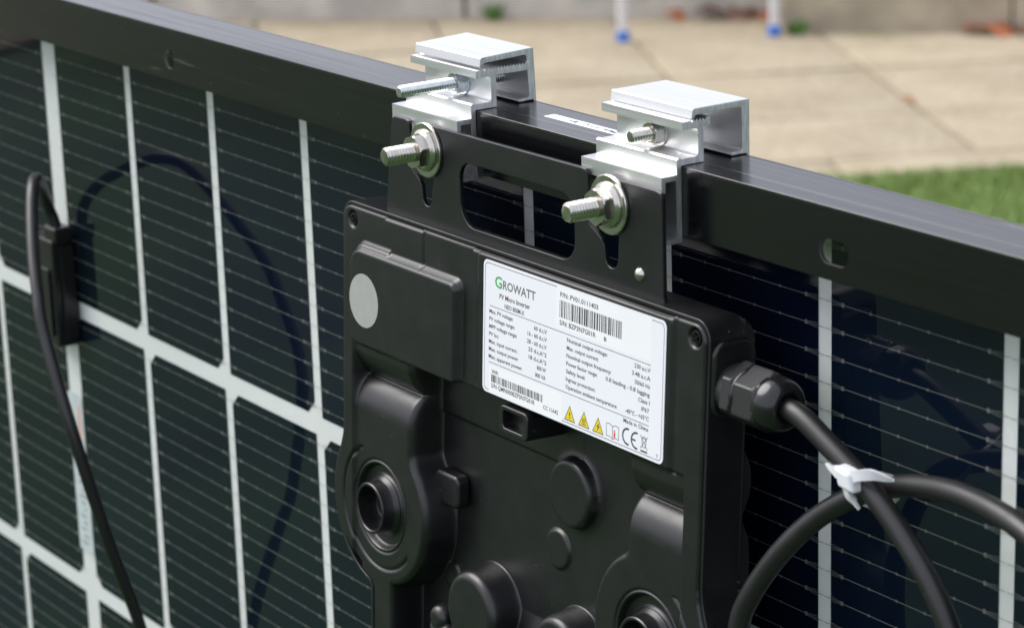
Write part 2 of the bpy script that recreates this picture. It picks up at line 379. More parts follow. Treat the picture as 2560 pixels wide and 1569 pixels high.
def weed(a, b, n, h, label):
    vs_, fs = [], []
    for i in range(n):
        th = random.uniform(0, 6.28); hh = h*random.uniform(.5, 1); ln = hh*random.uniform(.2, .8); w_ = random.uniform(4, 9)
        c, s = math.cos(th), math.sin(th); o = len(vs_); jx, jy = random.uniform(-20, 20), random.uniform(-20, 20)
        for t in (0, .35, .7, 1):
            ww = w_*math.sin(math.pi*min(.15+t*.85, 1)); x = jx+c*ln*t; y = jy+s*ln*t; z = hh*(t-.35*t*t)*1.4
            vs_ += [PG(x-s*ww, y+c*ww, z), PG(x+s*ww, y-c*ww, z)]
        fs += [(o, o+1, o+3, o+2), (o+2, o+3, o+5, o+4), (o+4, o+5, o+7, o+6)]
    o = mesh('weed', vs_, fs, 'weed', None, 0, at=(a*.001, b*.001, 0))
    so_ = o.modifiers.new('thickness', 'SOLIDIFY'); so_.thickness = .0006
    return tag(o, label, 'weed', 'weeds at the foot of the wall')
weed(-5019, 3690, 22, 60, 'tuft of green weed at the foot of the grey wall left of the white legs')
weed(-4202, 4158, 16, 55, 'green weed growing beside the end of the tan step')

rack = empty('metal_stand', PG(1452, -5667, 0), 'white tubular metal stand with blue plastic feet on the patio', 'stand')
for a, b in ((1240, -5682), (1665, -5651)):
    tube('leg', [(a-6 if a < 1300 else a-2, b, 560), (a-4 if a < 1300 else a-1, b, 300), (a, b, 20)], 14.5, 'white_tube', rack, 20, 6, PG)
    lathe('foot', [(0, 0), (15, 0), (19, 3), (19.5, 10), (18, 24), (17, 31), (14.6, 32)], lambda x, y, z, a=a, b=b: PG(a+x, b+y, z), 'blue', rack, 28)
tube('crossbar', [(1234, -5682, 540), (1450, -5667, 541), (1663, -5651, 540)], 11, 'white_tube', rack, 16, 6, PG)

# ================================================================== SOLAR PANEL
panel = empty('solar_panel', W(0, -1078, -15), 'large framed solar panel seen from its rear with dark cells in a white grid', 'solar panel')
UL, UR, VB = -880, 880, -1078
# top frame rail: outer box section with rear flange (holes through it), grooves along its top face
def rail_profile():
    P_ = [(0, 0)]
    return P_
circ = lambda cx, cy, r, n=24: [(cx+r*math.cos(2*math.pi*i/n), cy+r*math.sin(2*math.pi*i/n)) for i in range(n)]
slot = lambda cx, cy, hw, r: arc(cx+hw, cy, r, -90, 90, 10)+arc(cx-hw, cy, r, 90, 270, 10)
UV = lambda x, y, z: W(x, y, z)
holes = [circ(199.6, -15.7, 4.7), slot(689.2, -16, 2.9, 4.5), circ(-199.6, -15.7, 4.3), slot(-689.2, -16, 2.9, 4.5), circ(-520, -15.7, 4.3)]
rail = ext2d('frame_rail', [[(UL, -26.1), (UR, -26.1), (UR, -.9), (UL, -.9)]]+holes, -1.7, 0, UV, 'frame', panel, .12, 1, 30)
rail.data.materials.append(M['frame_cut'])
for p_ in rail.data.polygons:
    c_ = p_.center
    if abs(p_.normal.y) < .6 and -25 < c_.z*1000-G < -3: p_.material_index = 1
wv = lambda x, y, z: W(z, y, x)
top_prof = [(-.05, -.95), (-.05, -.25), (-.25, -.05), (-9.4, 0), (-9.5, -.1), (-9.65, -.1), (-9.75, 0), (-28.3, 0), (-28.4, -.2), (-28.75, -.2), (-28.85, 0), (-29.9, -.05), (-30.15, -.3), (-30.15, -12), (-28.6, -12), (-28.6, -4), (-23.2, -4), (-23.2, -14), (-21.7, -14), (-21.7, -1.7), (-1.8, -1.7), (-1.8, -.95)]
ext2d('frame_top', [top_prof], UL, UR, wv, 'frame', panel, .06, 1, 30)
# the other three sides of the frame
fw = lambda b: b
boxes('frame_rail', [(UL, UR, VB, VB+26, -1.7, 0), (UL, UR, VB, VB+1.7, -30.1, -1.7), (UL, UR, VB+1.7, VB+12, -30.1, -28.6)], UV, 'frame', panel)
for u0, u1 in ((UL, UL+26), (UR-26, UR)):
    e0, e1 = (u0, u0+1.7) if u0 < 0 else (u1-1.7, u1)
    boxes('frame_rail', [(u0, u1, VB+26.1, -26.2, -1.72, -.02), (e0, e1, VB+1.8, -4.1, -30.1, -1.75)], UV, 'frame', panel)
# laminate: front glass and white backsheet grid, cells with their wires, rear glass
boxes('backsheet', [(UL+3, UR-3, VB+4, -4.5, -28.3, -25.2)], UV, 'backsheet', panel)
boxes('front_glass', [(UL+2.6, UR-2.6, VB+3.6, -4.2, -28.55, -28.35)], UV, 'cell', panel)
rg = mesh('rear_glass', [W(UL+2.2, VB+3, -24.147), W(UR-2.2, VB+3, -24.147), W(UR-2.2, -3.6, -24.147), W(UL+2.2, -3.6, -24.147)], [(0, 1, 2, 3)], 'glass', panel, 0)
CW, CH, ch = 85.84/2, 164.7/2, 6.7
def cellmesh(side):
    s = side
    P_ = [(-CW*s, -CH), (CW*s-ch*s, -CH), (CW*s, -CH+ch), (CW*s, CH-ch), (CW*s-ch*s, CH), (-CW*s, CH)]
    n = len(P_); V = [(x*.001, .00006, y*.001) for x, y in P_]+[(x*.001, -.00006, y*.001) for x, y in P_]
    F = [tuple(range(n)), tuple(range(2*n-1, n-1, -1))]+[(i, (i+1) % n, n+(i+1) % n, n+i) for i in range(n)]
    me = bpy.data.meshes.new('solar_cell'); me.from_pydata(V, [], F)
    bm = bmesh.new(); bm.from_mesh(me); bmesh.ops.recalc_face_normals(bm, faces=bm.faces); bm.to_mesh(me); bm.free()
    return finish(me, 'cell', 0)
def wiremesh():
    bs = []; V, F = [], []
    def q(x0, y0, x1, y1, w_):
        d = math.hypot(x1-x0, y1-y0); nx, ny = -(y1-y0)/d*w_/2, (x1-x0)/d*w_/2; o = len(V)
        for yy in (-.00016, -.00030):
            V.extend([((x0+nx)*.001, yy, (y0+ny)*.001), ((x1+nx)*.001, yy, (y1+ny)*.001), ((x1-nx)*.001, yy, (y1-ny)*.001), ((x0-nx)*.001, yy, (y0-ny)*.001)])
        F.extend([(o+4, o+5, o+6, o+7), (o, o+1, o+5, o+4), (o+2, o+3, o+7, o+6)])
    e = CW-6.4
    for i in range(16):
        y = (i-7.5)*10.35
        q(-e, y, e, y, .21)
        for s in (-1, 1):
            q(s*e, y+.3, s*(CW+.2), y+1.0, .12); q(s*e, y-.3, s*(CW+.2), y-1.0, .12); q(s*e, y, s*(CW+3.2), y, .14)
        for k in range(6):
            x = -e+k*2*e/5; sz = 1.35 if k in (0, 5) else .85
            q(x-sz/2, y, x+sz/2, y, sz*1.15)
    me = bpy.data.meshes.new('cell_wires'); me.from_pydata(V, [], F)
    return finish(me, 'wire', 0)
cm = {1: cellmesh(1), -1: cellmesh(-1)}; wm = wiremesh()
for half in (1, -1):
    for k in range(9):
        for r in range(6):
            uc = half*(5.12+93*k+46.5); vc = -188.4+174.6/2-r*174.6
            side = half if r % 2 == 0 else -half
            o = link('solar_cell', cm[side], panel, W(uc, vc, -24.95))
            w_ = link('cell_wires', wm, o)
# stickers on the panel
fs_ = ext2d('frame_sticker', [rrect(498.2, -19.7, 592, -14.2, .4, 2)], .004, .03, lambda x, y, z: W(x, z, y), 'paper', panel, .004)
bs = []; x = 512
while x < 588:
    if random.random() < .95:
        bs.append((x, x+random.uniform(.5, 1.6), -18.6+random.uniform(0, 1.5), -15.6-random.uniform(0, 1.6), .031, .036))
    x += random.uniform(.9, 2.0)
boxes('sticker_print', bs, lambda x, y, z: W(x, z, y), 'ink', fs_)
ds = ext2d('data_sticker', [rrect(-9.4, -340, 9.4, -242, .5, 2)], -24.14, -24.10, UV, 'pale_tape', panel, .004)
boxes('sticker_print', [(2.5, 6, -272, -249, -24.09, -24.085)], UV, 'ink_pale_red', ds)
bs = [(-3+random.uniform(-3, 4), 4+random.uniform(-3, 3), v, v+1.0, -24.09, -24.085) for v in np.arange(-335, -278, 4.2)]
boxes('sticker_print', bs, UV, 'ink_grey', ds)

# junction box with its lead looping out of the panel
jb = ext2d('junction_box', [rrect(-17, -209, 14.3, -146, 2.5)], -24.1, -11, UV, 'jbox', panel, 1.2, 2)
ext2d('lid', [rrect(-12, -203, 10, -163, 2)], -11.05, -9.4, UV, 'jbox', jb, .6, 2)
ext2d('strain_relief', [rrect(4, -147, 19, -138, 1.5)], -22.5, -11.5, UV, 'jbox', jb, 1.5, 2)
ext2d('side_clip', [rrect(14.3, -203, 16.3, -150, .8)], -23.5, -15, UV, 'jbox', jb, .4, 1)
from math import cos, sin
lead = [(12, -147, -17), (10.8, -135, -15.5), (11, -128, -13), (15.7, -120, -9), (27.6, -110.4, -2), (48.4, -100.5, 9), (60.5, -98.6, 16), (70.9, -101.9, 22), (81.6, -112, 28), (97.8, -129.5, 36), (113, -147, 42), (123.7, -163.5, 45), (147, -208, 45), (152, -266.8, 33), (147.9, -295, 24), (142.6, -332, 12), (138, -380, 2), (134, -450, -4), (130, -560, -8)]
tube('junction_lead', lead, 3.3, 'rubber', panel, 16, 14)

# ================================================================== MOUNTING CLAMPS
def bolt_thread(name, cx, cy, r, z0, z1, ms, parent, pitch, f, depth):
    n = int((z1-z0)/pitch*8); prof = []
    for i in range(n+1):
        z = z0+(z1-z0)*i/n; prof.append((r, z))
    c = 1.0*r/4
    rm = lambda rr, z, a: (rr-depth*(.5-.5*math.cos(2*math.pi*(z/pitch)-a)))*(1 if z < z1-c else 1-.2*((z-z1+c)/c))
    return lathe(name, prof, lambda x, y, z: f(cx+x, cy+y, z), ms, parent, 36, 35, rmod=rm)
def hexnut(name, cx, cy, R_, z0, z1, ms, parent, f, ang=0, hole=0):
    # hexagon with chamfered corners, rounded by a conical cut
    prof = []
    for z, k in ((z0, .97), (z0+.06*(z1-z0), 1), (z1-.16*(z1-z0), 1), (z1-.08*(z1-z0), .96), (z1, .90)): prof.append((k, z))
    seg = 96
    def rm(k, z, a):
        t = (a-ang) % (math.pi/3)-math.pi/6; h = R_*math.cos(math.pi/6)/math.cos(t)
        return min(h, R_*k if k < 1 else 9e9)
    return lathe(name, prof, lambda x, y, z: f(cx+x, cy+y, z), ms, parent, seg, 9, rmod=rm)
def make_clamp(uR, long_T, tipw, label, cap_tilt, bolt_mat, bu, nut_ang):
    uL = uR-49.5
    cl = empty('mounting_clamp', W((uL+uR)/2, 0, -14), label, 'clamp', 'aluminium clamps hooked over the panel frame')
    tw = -27.0 if long_T else -13.2; tb = 13.3 if long_T else 13.7
    P_ = [(.12, .2), (.12, -28.6), (9.3, -28.6), (9.3, -24.5), (7.5, -24.5), (7.5, -26.8), (2.6, -26.8), (2.6, -5), (7.5, -5), (7.5, -9), (9.4, -9), (9.4, -3.0), (2.35, -2.85), (2.3, 2.5), (1.6, 3.1), (.6, 3.1), (-.2, 2.7), (-6.6, 2.8), (-7.5, 3.4), (-7.7, 4.4), (-7.7, 11.6), (-7.2, 12.8), (-6.2, 13.1), (-.6, 13.1), (-.6, 16.2), (-4.3, 16.4)]
    x = -5.0
    while x > tw+1.6:
        P_ += [(x, 15.6), (x-.75, 16.7)]; x -= 1.5
    P_ += [(tw, 16.8), (tw, tb), (-11.2, tb), (-10.4, tb-.8), (-10.3, .2)]
    ext2d('clamp_body', [P_], uL, uR, wv, 'alu', cl, .14, 1, 28, capmat='alu_cut')
    Q = [(-5.6, 20.6), (-5.2, 20.2), (-4.5, 16.9), (-5.7, 16.9), (-6.6, 18.0), (-8.0, 18.15), (-27.4, 18.2), (-28.1, 17.4), (-28.3, 2.4), (-27.6, 1.6), (-22.9, 1.6), (-22.7, .9), (-23.2, .4), (-30.4, .4), (-30.4, -4), (-31.75, -4), (-31.75, 20.1), (-31.2, 20.7)]
    if cap_tilt:
        c_, s_ = math.cos(R(cap_tilt)), math.sin(R(cap_tilt)); Q2 = []
        for a, b in Q:
            dx, dy = a+4, b-17.6; k = 1.0
            Q2.append((-2.2+dx*c_*.985+dy*s_, 18.1-dx*s_+dy*c_))
        Q = Q2; dv = .4-min(b for a, b in Q if a > -28.6); Q = [(a, b+(dv if b < 4 and a > -29.9 else 0)) for a, b in Q]
    ext2d('clamp_cap', [Q], uL+(.6 if long_T else .3), uR+(-.4 if long_T else .2), wv, 'alu', cl, .18, 1, 28, capmat='alu_cut')
    # small tightening bolt through the web
    f2 = lambda x, y, z: W(x, y, z)
    b = bolt_thread('tightening_bolt', bu, 8.0, 2.7, -26 if not long_T else -26.5, tipw, bolt_mat, cl, 1.2, f2, .5)
    hexnut('nut', bu, 8.0, 4.75, -6.9, -2.6, bolt_mat, b, f2, R(nut_ang))
    lathe('washer', [(2.6, -7.6), (5.0, -7.6), (5.1, -7.3), (5.0, -6.9), (2.6, -6.9)], lambda x, y, z: W(bu+x, 8+y, z), bolt_mat, b, 40, 25, True)
    return cl
clamp1 = make_clamp(471.0, True, 23.7, 'left aluminium clamp with the long protruding small bolt, gripping the top frame', 2.3, 'zinc', 450.5, 10)
clamp2 = make_clamp(605.9, False, 6.2, 'right aluminium clamp with the short small bolt, beside the exposed frame rail', 0, 'steel', 583.0, 24)

def mount_bolt(cl, cu, cv, ang, tip=32.5):
    f2 = lambda x, y, z: W(x, y, z)
    b = bolt_thread('mounting_bolt', cu, cv, 3.95, 3.2, tip, 'steel', cl, 1.4, f2, .66)
    lathe('bolt_head', [(0, 2.7), (6.2, 2.7), (6.5, 3), (6.5, 4.6), (6.2, 4.9), (0, 4.9)], lambda x, y, z: W(cu+x, cv+y, z), 'steel', b, 6)
    lathe('washer', [(4.2, 11.55), (11.1, 11.55), (11.5, 11.8), (11.5, 12.7), (11.1, 13.05), (4.2, 13.05)], lambda x, y, z: W(cu+x, cv+y, z), 'steel', b, 64, 25, True)
    lathe('nut_flange', [(4.2, 13.1), (8.7, 13.1), (8.85, 13.5), (8.6, 14.1), (7.2, 15.0), (4.2, 15.1)], lambda x, y, z: W(cu+x, cv+y, z), 'steel', b, 56, 30, True)
    hexnut('nut', cu, cv, 7.4, 14.2, 19.2, 'steel', b, f2, R(ang))
mount_bolt(clamp1, 451.2, -17.6, 16)
mount_bolt(clamp2, 577.4, -17.5, 32, 32)

# ================================================================== MICRO INVERTER
TH = math.atan(.056); CT, ST = math.cos(TH), math.sin(TH)
def T(u, l, h):                  # housing coordinates: hangs tilted with its lower edge further out
    return W(u, -48+(l+48)*CT+h*ST, -(l+48)*ST+h*CT)
inv = empty('micro_inverter', W(513, -245, 5), 'black micro inverter with white rating label hung under the two clamps', 'inverter')
# bracket plate with carrying slot and two open bolt slots
outer = [(417.0, -56), (417.0, -48), (420.5, -26), (423.8, -10), (424.4, -8.4), (426, -7.4), (434.6, -7.2), (436.6, -7.9), (437.2, -9.6), (437.2, -25.5), (438.6, -28.2), (443.6, -31.3), (445.4, -33.8), (445.9, -38.4)]
outer += arc(449.4, -38.3, 3.5, 180, 360, 10)+[(453.4, -34), (455.6, -28), (455.7, -17.5)]+arc(451.2, -17.5, 4.5, 10, 120, 8)+[(447.4, -10), (447.8, -8), (449.6, -7.1)]
outer += [(558.8, -6.5), (561.4, -6.8), (562.5, -8.2), (562.6, -25.5), (564, -28), (570.5, -31.7), (572.4, -34), (573, -38.4)]
outer += arc(577, -38.2, 4, 180, 360, 10)+[(581.4, -34), (582, -28), (582, -17.5)]+arc(577.5, -17.5, 4.5, 10, 120, 8)+[(573.6, -10), (574, -8.2), (575.8, -7.4), (605, -7.4), (607.6, -8.2), (608.5, -10.4), (608.6, -47), (609.6, -51), (611.5, -56)]
hole = rrect(474.6, -45.0, 553.6, -18.4, [9.5, 9, 8.5, 7.5], 10)
br = ext2d('mounting_bracket', [outer, hole], 9.45, 11.5, UV, 'bracket', inv, .45, 3, 40)
lathe('rivet', [(0, 13.1), (1.2, 12.95), (2.1, 12.4), (2.7, 11.5), (2.75, 11.2), (0, 11.2)], lambda x, y, z: W(594.5+x, -41.0+y, z), 'steel', br, 32, 50)

def outline(off=0.):
    cxL, cxR, cl_ = 417.1, 608.9, -181.6; r = 37.4+off
    L_, R_ = 387.6-off, 639.8+off; t = -50.6+off
    P_ = arc(R_-7-off, t-7-off, 7+off, 0, 90, 8)+arc(L_+7+off, t-7-off, 7+off, 90, 180, 8)
    P_ += [(L_, -150), (L_-.6, -156), (L_-2.6, -162), (L_-5.2, -167)]
    P_ += arc(cxL, cl_, r, 163, 258, 14)+[(411-off, -222), (411-off, -262), (615+off, -262), (615+off, -222)]+arc(cxR, cl_, r, -78, 17, 14)
    P_ += [(R_+5.2, -167), (R_+2.6, -162), (R_+.6, -156), (R_, -150)]
    return P_
housing = ext2d('housing', [outline(.9), outline(-.7)], -2.0, 14.9, T, 'body', inv, .4, 2, 35)
# rear shell: scalloped profile (l, h) run along the width
rp = [(-50.6, -1.8), (-50.9, -2.2), (-53, -4.6), (-56, -6.4), (-60, -7.0), (-84, -7.0), (-88, -6), (-91.5, -3.4), (-94, -2.6), (-96.5, -2.3), (-99, -2.9), (-103, -5.4), (-108, -7.3), (-113, -7.6), (-118, -7.0), (-122.5, -5.2), (-125.5, -4.0), (-128, -4.2), (-131, -5.8), (-135, -7.4), (-141, -8), (-240, -8), (-262, -6), (-262, -1.8)]
ext2d('rear_shell', [rp], 389, 639.5, lambda x, y, z: T(z, x, y), 'body', inv, .15, 2, 40)
ext2d('gland_boss', [rrect(-86, -6.4, -57, 14, 6)], 600, 641.8, lambda x, y, z: T(z, x, y), 'body', inv, 1.6, 3, 40)

# moulded front cover as one relief surface
du = .33
us = np.arange(377, 650.5, du); ls = np.arange(-246, -49.5, du); U, L = np.meshgrid(us, ls)
def sd_poly(P_):
    P_ = np.array(P_); d = np.full(U.shape, 1e9); inside = np.zeros(U.shape, bool)
    for i in range(len(P_)):
        a, b = P_[i], P_[(i+1) % len(P_)]
        e = b-a; wx, wy = U-a[0], L-a[1]; t = np.clip((wx*e[0]+wy*e[1])/(e@e+1e-12), 0, 1)
        d = np.minimum(d, np.hypot(wx-e[0]*t, wy-e[1]*t))
        c = ((a[1] <= L) & (b[1] > L)) | ((b[1] <= L) & (a[1] > L))
        if abs(e[1]) > 1e-9: inside ^= c & (U < a[0]+(L-a[1])/e[1]*e[0])
    return np.where(inside, -d, d)
def sd_box(x0, x1, y0, y1, r=0):
    qx = np.abs(U-(x0+x1)/2)-(x1-x0)/2+r; qy = np.abs(L-(y0+y1)/2)-(y1-y0)/2+r
    return np.hypot(np.maximum(qx, 0), np.maximum(qy, 0))+np.minimum(np.maximum(qx, qy), 0)-r
def sd_c(x, y, r): return np.hypot(U-x, L-y)-r
def rise(d, r, a=1.1):           # drafted wall, then a rounded top edge
    s = -d; a = min(a, r*.6); t = np.clip((s-a)/r, 0, 1)
    return np.clip(s/a, 0, 1)*.72+.28*np.sqrt(np.clip(1-(1-t)**2, 0, 1))
def soft(d, r): t = np.clip(.5-d/r, 0, 1); return t*t*(3-2*t)
def smin(a, b, k): h = np.clip(.5+.5*(b-a)/k, 0, 1); return b*(1-h)+a*h-k*h*(1-h)
FLOOR = -1.2
O_ = sd_poly(outline(-.35))
H = np.full(U.shape, FLOOR)
H += .7*soft(sd_box(436, 545, -134, -100, 1), .8)
# plate, columns and discs
plate = sd_box(380, 650, -111, -40, 1)
colL = smin(sd_box(370, 443, -205, -105, 1), sd_c(417.1, -181.6, 37), 3)
colR = smin(sd_box(592.5, 660, -205, -105, 1), sd_c(608.9, -181.6, 37), 3)
rimL = sd_box(400, 427.5, -262, -205); rimR = sd_box(598.5, 626, -262, -205)
HP = FLOOR+(16-FLOOR)*rise(plate, 1.2)
def scallop(l):
    b1 = 2+13.2*np.sqrt(np.clip(1-((l+110)/18.0)**2, 0, 1)); b2 = 2.0+12.6*np.sqrt(np.clip(1-((l+142)/16.6)**2, 0, 1))
    h = np.maximum(b1, np.where(l > -142, b2, 14.6)); return np.where(l > -110, 15.2, h)
SC = scallop(L)
def column(d, ua, ub):
    inner = soft(sd_box(ua, ub, -260, -60, 1), 1.0)
    top = 16*(1-inner)+np.minimum(SC, 14.6)*inner
    return FLOOR+(top-FLOOR)*rise(d, 3.2)
H = np.maximum(H, np.where(L < -108, column(colL, 396.5, 460), -9)); H = np.maximum(H, np.where(L < -108, column(colR, 570, 628.9), -9))
H = np.maximum(H, FLOOR+(14.6-FLOOR)*rise(rimL, 1.4)); H = np.maximum(H, FLOOR+(14.6-FLOOR)*rise(rimR, 1.4))
H = np.where(L >= -112, np.maximum(H, HP), H)
# groove between the border and the socket field
for cx, sgn in ((417.1, -1), (608.9, 1)):
    rr = np.hypot(U-cx, L+181.6); side = ((U-cx)*sgn > -6) | (L < -192)
    side &= (L < -158) & ((U-cx)*sgn > -22)
    H -= 1.0*np.exp(-((rr-28.2)/.7)**2)*side
    H -= .9*soft(np.abs(rr-20.6)-.35, .5)
    H -= 3.4*soft(rr-18.6, 1.2)*(1-soft(rr-13.5, 1.2))+2.0*soft(rr-13.5, 1.0)
# steps and grooves on the plate
H -= .8*np.exp(-((U-453.2)/.9)**2)*(L > -67.5)
H += .45*soft(sd_box(494.2, 620.3, -111, -52.3, 2), .8)
H -= .7*np.exp(-((U-622.0)/.8)**2)*(L > -111)*(L < -51)
H -= 1.4*((U > 423) & (U < 452.2) | (U > 490) & (U < 620.3))*soft(-(L+52.2), .8)
# raised door with its ledge
def corner_box(x0, x1, y0, y1, rtl, r):
    a = sd_box(x0, x1, y0, y1, r); b = sd_box(x0, x1, y0, y1, rtl)
    return np.where((U < (x0+x1)/2) & (L > (y0+y1)/2), b, a)
H += 1.3*rise(corner_box(398.2, 483.0, -112, -66.4, 9, 4), .7)*(L > -111.5)
H += 2.5*rise(corner_box(399.0, 482.2, -112, -67.4, 9, 4), 1.4)*(L > -111.5)
H += .9*rise(corner_box(402, 428.3, -75, -65.0, 6, .5), .5)*(1-soft(corner_box(399.0, 482.2, -112, -67.4, 9, 4), .4))
# bosses on the floor
H = np.maximum(H, FLOOR+(4.2-FLOOR)*rise(sd_c(541.5, -143.2, 15.2), 2.6)); H += .8*np.exp(-np.clip(sd_c(541.5, -143.2, 15.2), 0, 9)/1.0)*(sd_c(541.5, -143.2, 15.2) > 0)*(H < 0)
H = np.maximum(H, FLOOR+1.3*rise(sd_c(529.2, -170.6, 8.6), 1.0))
low = smin(sd_c(485.0, -209.6, 19.0), sd_box(470, 497, -262, -212, 3), 2); low = smin(low, sd_c(459.2, -220.5, 7.2), 1.0); low = smin(low, sd_box(452, 470, -262, -221, 2), 1)
H = np.maximum(H, FLOOR+(13.4-FLOOR)*rise(low, 4.2))
H = np.maximum(H, FLOOR+(13-FLOOR)*rise(smin(sd_c(545.8, -207.5, 16.6), sd_box(532, 560, -262, -210, 2), 2), 3.6))
H = np.maximum(H, FLOOR+5.0*np.clip((-204-L)/18, 0, 1)*soft(sd_box(496, 536, -262, -200, 4), 6))
H += 1.0*rise(sd_c(452, -205.5, 6.2), .8)*(H < 3)*(L < -200)
# screw pockets
for cx, cy in ((396.6, -57.2), (633.3, -56.6)): H -= 1.6*soft(sd_c(cx, cy, 3.5), .7)
# fall away at the outline
edge = rise(O_, .7, .4); H = np.where(O_ < 0, 9+(H-9)*edge, 9-12*np.clip(O_/.5, 0, 1))
for _ in range(2):
    B_ = H.copy(); B_[1:-1, :] = (H[:-2, :]+2*H[1:-1, :]+H[2:, :])/4; B2_ = B_.copy(); B2_[:, 1:-1] = (B_[:, :-2]+2*B_[:, 1:-1]+B_[:, 2:])/4
    H = np.where(O_ < -.8, B2_, H)
keep = O_ < .9
idx = -np.ones(U.shape, int); idx[keep] = np.arange(keep.sum())
Vv = np.stack([U[keep], L[keep], H[keep]], 1)
vv = -48+(Vv[:, 1]+48)*CT+Vv[:, 2]*ST; ww = -(Vv[:, 1]+48)*ST+Vv[:, 2]*CT
Vw = np.stack([Vv[:, 0]*.001, -ww*.001, (vv+G)*.001], 1)
q = (idx[:-1, :-1] >= 0) & (idx[:-1, 1:] >= 0) & (idx[1:, 1:] >= 0) & (idx[1:, :-1] >= 0)
Fq = np.stack([idx[:-1, :-1][q], idx[:-1, 1:][q], idx[1:, 1:][q], idx[1:, :-1][q]], 1)
me = bpy.data.meshes.new('front_cover'); me.from_pydata(Vw.tolist(), [], Fq.tolist()); finish(me, 'body', 0)
me.polygons.foreach_set('use_smooth', [True]*len(me.polygons))
cover = link('front_cover', me, inv)

# screws
for cx, cy in ((396.6, -57.2), (633.3, -56.6)):
    s_ = lathe('screw', [(0, 14.4), (1.2, 14.5), (2.0, 15.7), (2.7, 15.6), (3.0, 15.0), (3.0, 14.0)], lambda x, y, z: T(cx+x, cy+y, z), 'screw', inv, 36, 30)
    bs = []
    for a in (35, 125):
        pass
    V, F = [], []
    for a in (R(35), R(125)):
        o = len(V); c_, sn = math.cos(a), math.sin(a)
        for z in (14.6, 15.78):
            for x, y in ((-1.8, -.3), (1.8, -.3), (1.8, .3), (-1.8, .3)): V.append(T(cx+x*c_-y*sn, cy+x*sn+y*c_, z))
        F += [(o+4, o+5, o+6, o+7), (o, o+1, o+5, o+4), (o+1, o+2, o+6, o+5), (o+2, o+3, o+7, o+6), (o+3, o, o+4, o+7)]
    mesh('cross_slot', V, F, 'screw', s_, 0)
# connector sockets
def socket(cx, cl_, h):
    f = lambda x, y, z: T(cx+x, cl_+y, z)
    s_ = lathe('connector_socket', [(18.0, 8.5), (13.6, 9.0), (13.2, 12.6), (12.0, 14.0), (11.6, 14.8), (11.4, h-.5), (11.0, h), (10.2, h), (9.8, h-.5), (9.6, 7), (5, 6.6), (0, 6.6)], f, 'body', inv, 72, 32)
    lathe('contact_tube', [(0, 6.5), (6.4, 6.6), (6.6, 12.4), (6.0, 12.9), (5.2, 12.6), (5, 8), (0, 8)], f, 'body', s_, 40, 32)
socket(417.1, -181.6, 20.2); socket(608.9, -181.6, 20.2)
# locking eyelet below the label, small catch on the left disc
f = lambda x, y, z: T(x, y, z)
ext2d('locking_eyelet', [rrect(512.6, -122.2, 532.6, -110.6, 3, 5), rrect(515.2, -119.8, 529.8, -112.6, 1.6, 4)], -1, 18, f, 'body', inv, .6, 3, 40)
ext2d('eyelet_floor', [rrect(514.6, -120.2, 530.4, -112.2, 1, 3)], -1, 13.5, f, 'body', inv, .3, 1, 40)
ext2d('catch', [rrect(446, -172.2, 464.6, -157.4, 3.5, 5)], -1, 5.6, f, 'body', inv, 1.6, 3, 45)
# grey dot
ext2d('round_sticker', [circ(411.8, -89.8, 11.7, 64)], 19.72, 19.86, f, 'grey_dot', inv, .02, 1)

# rating label
lab = ext2d('rating_label', [rrect(498.6, -108.6, 617.5, -54.0, 2.6, 6)], 16.42, 16.60, f, 'paper', inv, .02, 1)
Z0, Z1, Z2 = 16.601, 16.615, 16.63
def flat(name, loops, z, ms, parent=lab): return ext2d(name, loops, z-.006, z+.006, f, ms, parent, .001, 0, 0)
flat('border_line', [rrect(499.7, -107.5, 616.4, -55.1, 2.0, 6), rrect(499.95, -107.25, 616.15, -55.35, 1.8, 6)], Z0+.008, 'ink')
flat('code_sticker', [rrect(548.8, -71.2, 608.9, -54.9, .5, 2)], Z1, 'paper2'); flat('code_sticker', [rrect(503.1, -108.4, 553.8, -97.2, .5, 2)], Z1, 'paper2')
def bars(x0, x1, y0, y1, seed, name='barcode'):
    r_ = random.Random(seed); bs = []; x = x0; u_ = (x1-x0)/118
    while x < x1-u_:
        w_ = r_.choice((1, 1, 1, 2, 2, 3))*u_; w_ = min(w_, x1-x); bs.append((x, x+w_, y0, y1, Z2, Z2+.01)); x += w_+r_.choice((1, 1, 1, 2, 2))*u_
    boxes(name, bs, f, 'ink', lab)
bars(551, 590.6, -66.7, -60.0, 3); bars(505, 540.8, -103.6, -100.5, 5)
boxes('rule_line', [(503.1, 608.8, -72.6, -72.35, Z0+.004, Z0+.012), (502.9, 608.6, -95.85, -95.6, Z0+.004, Z0+.012)], f, 'ink', lab)
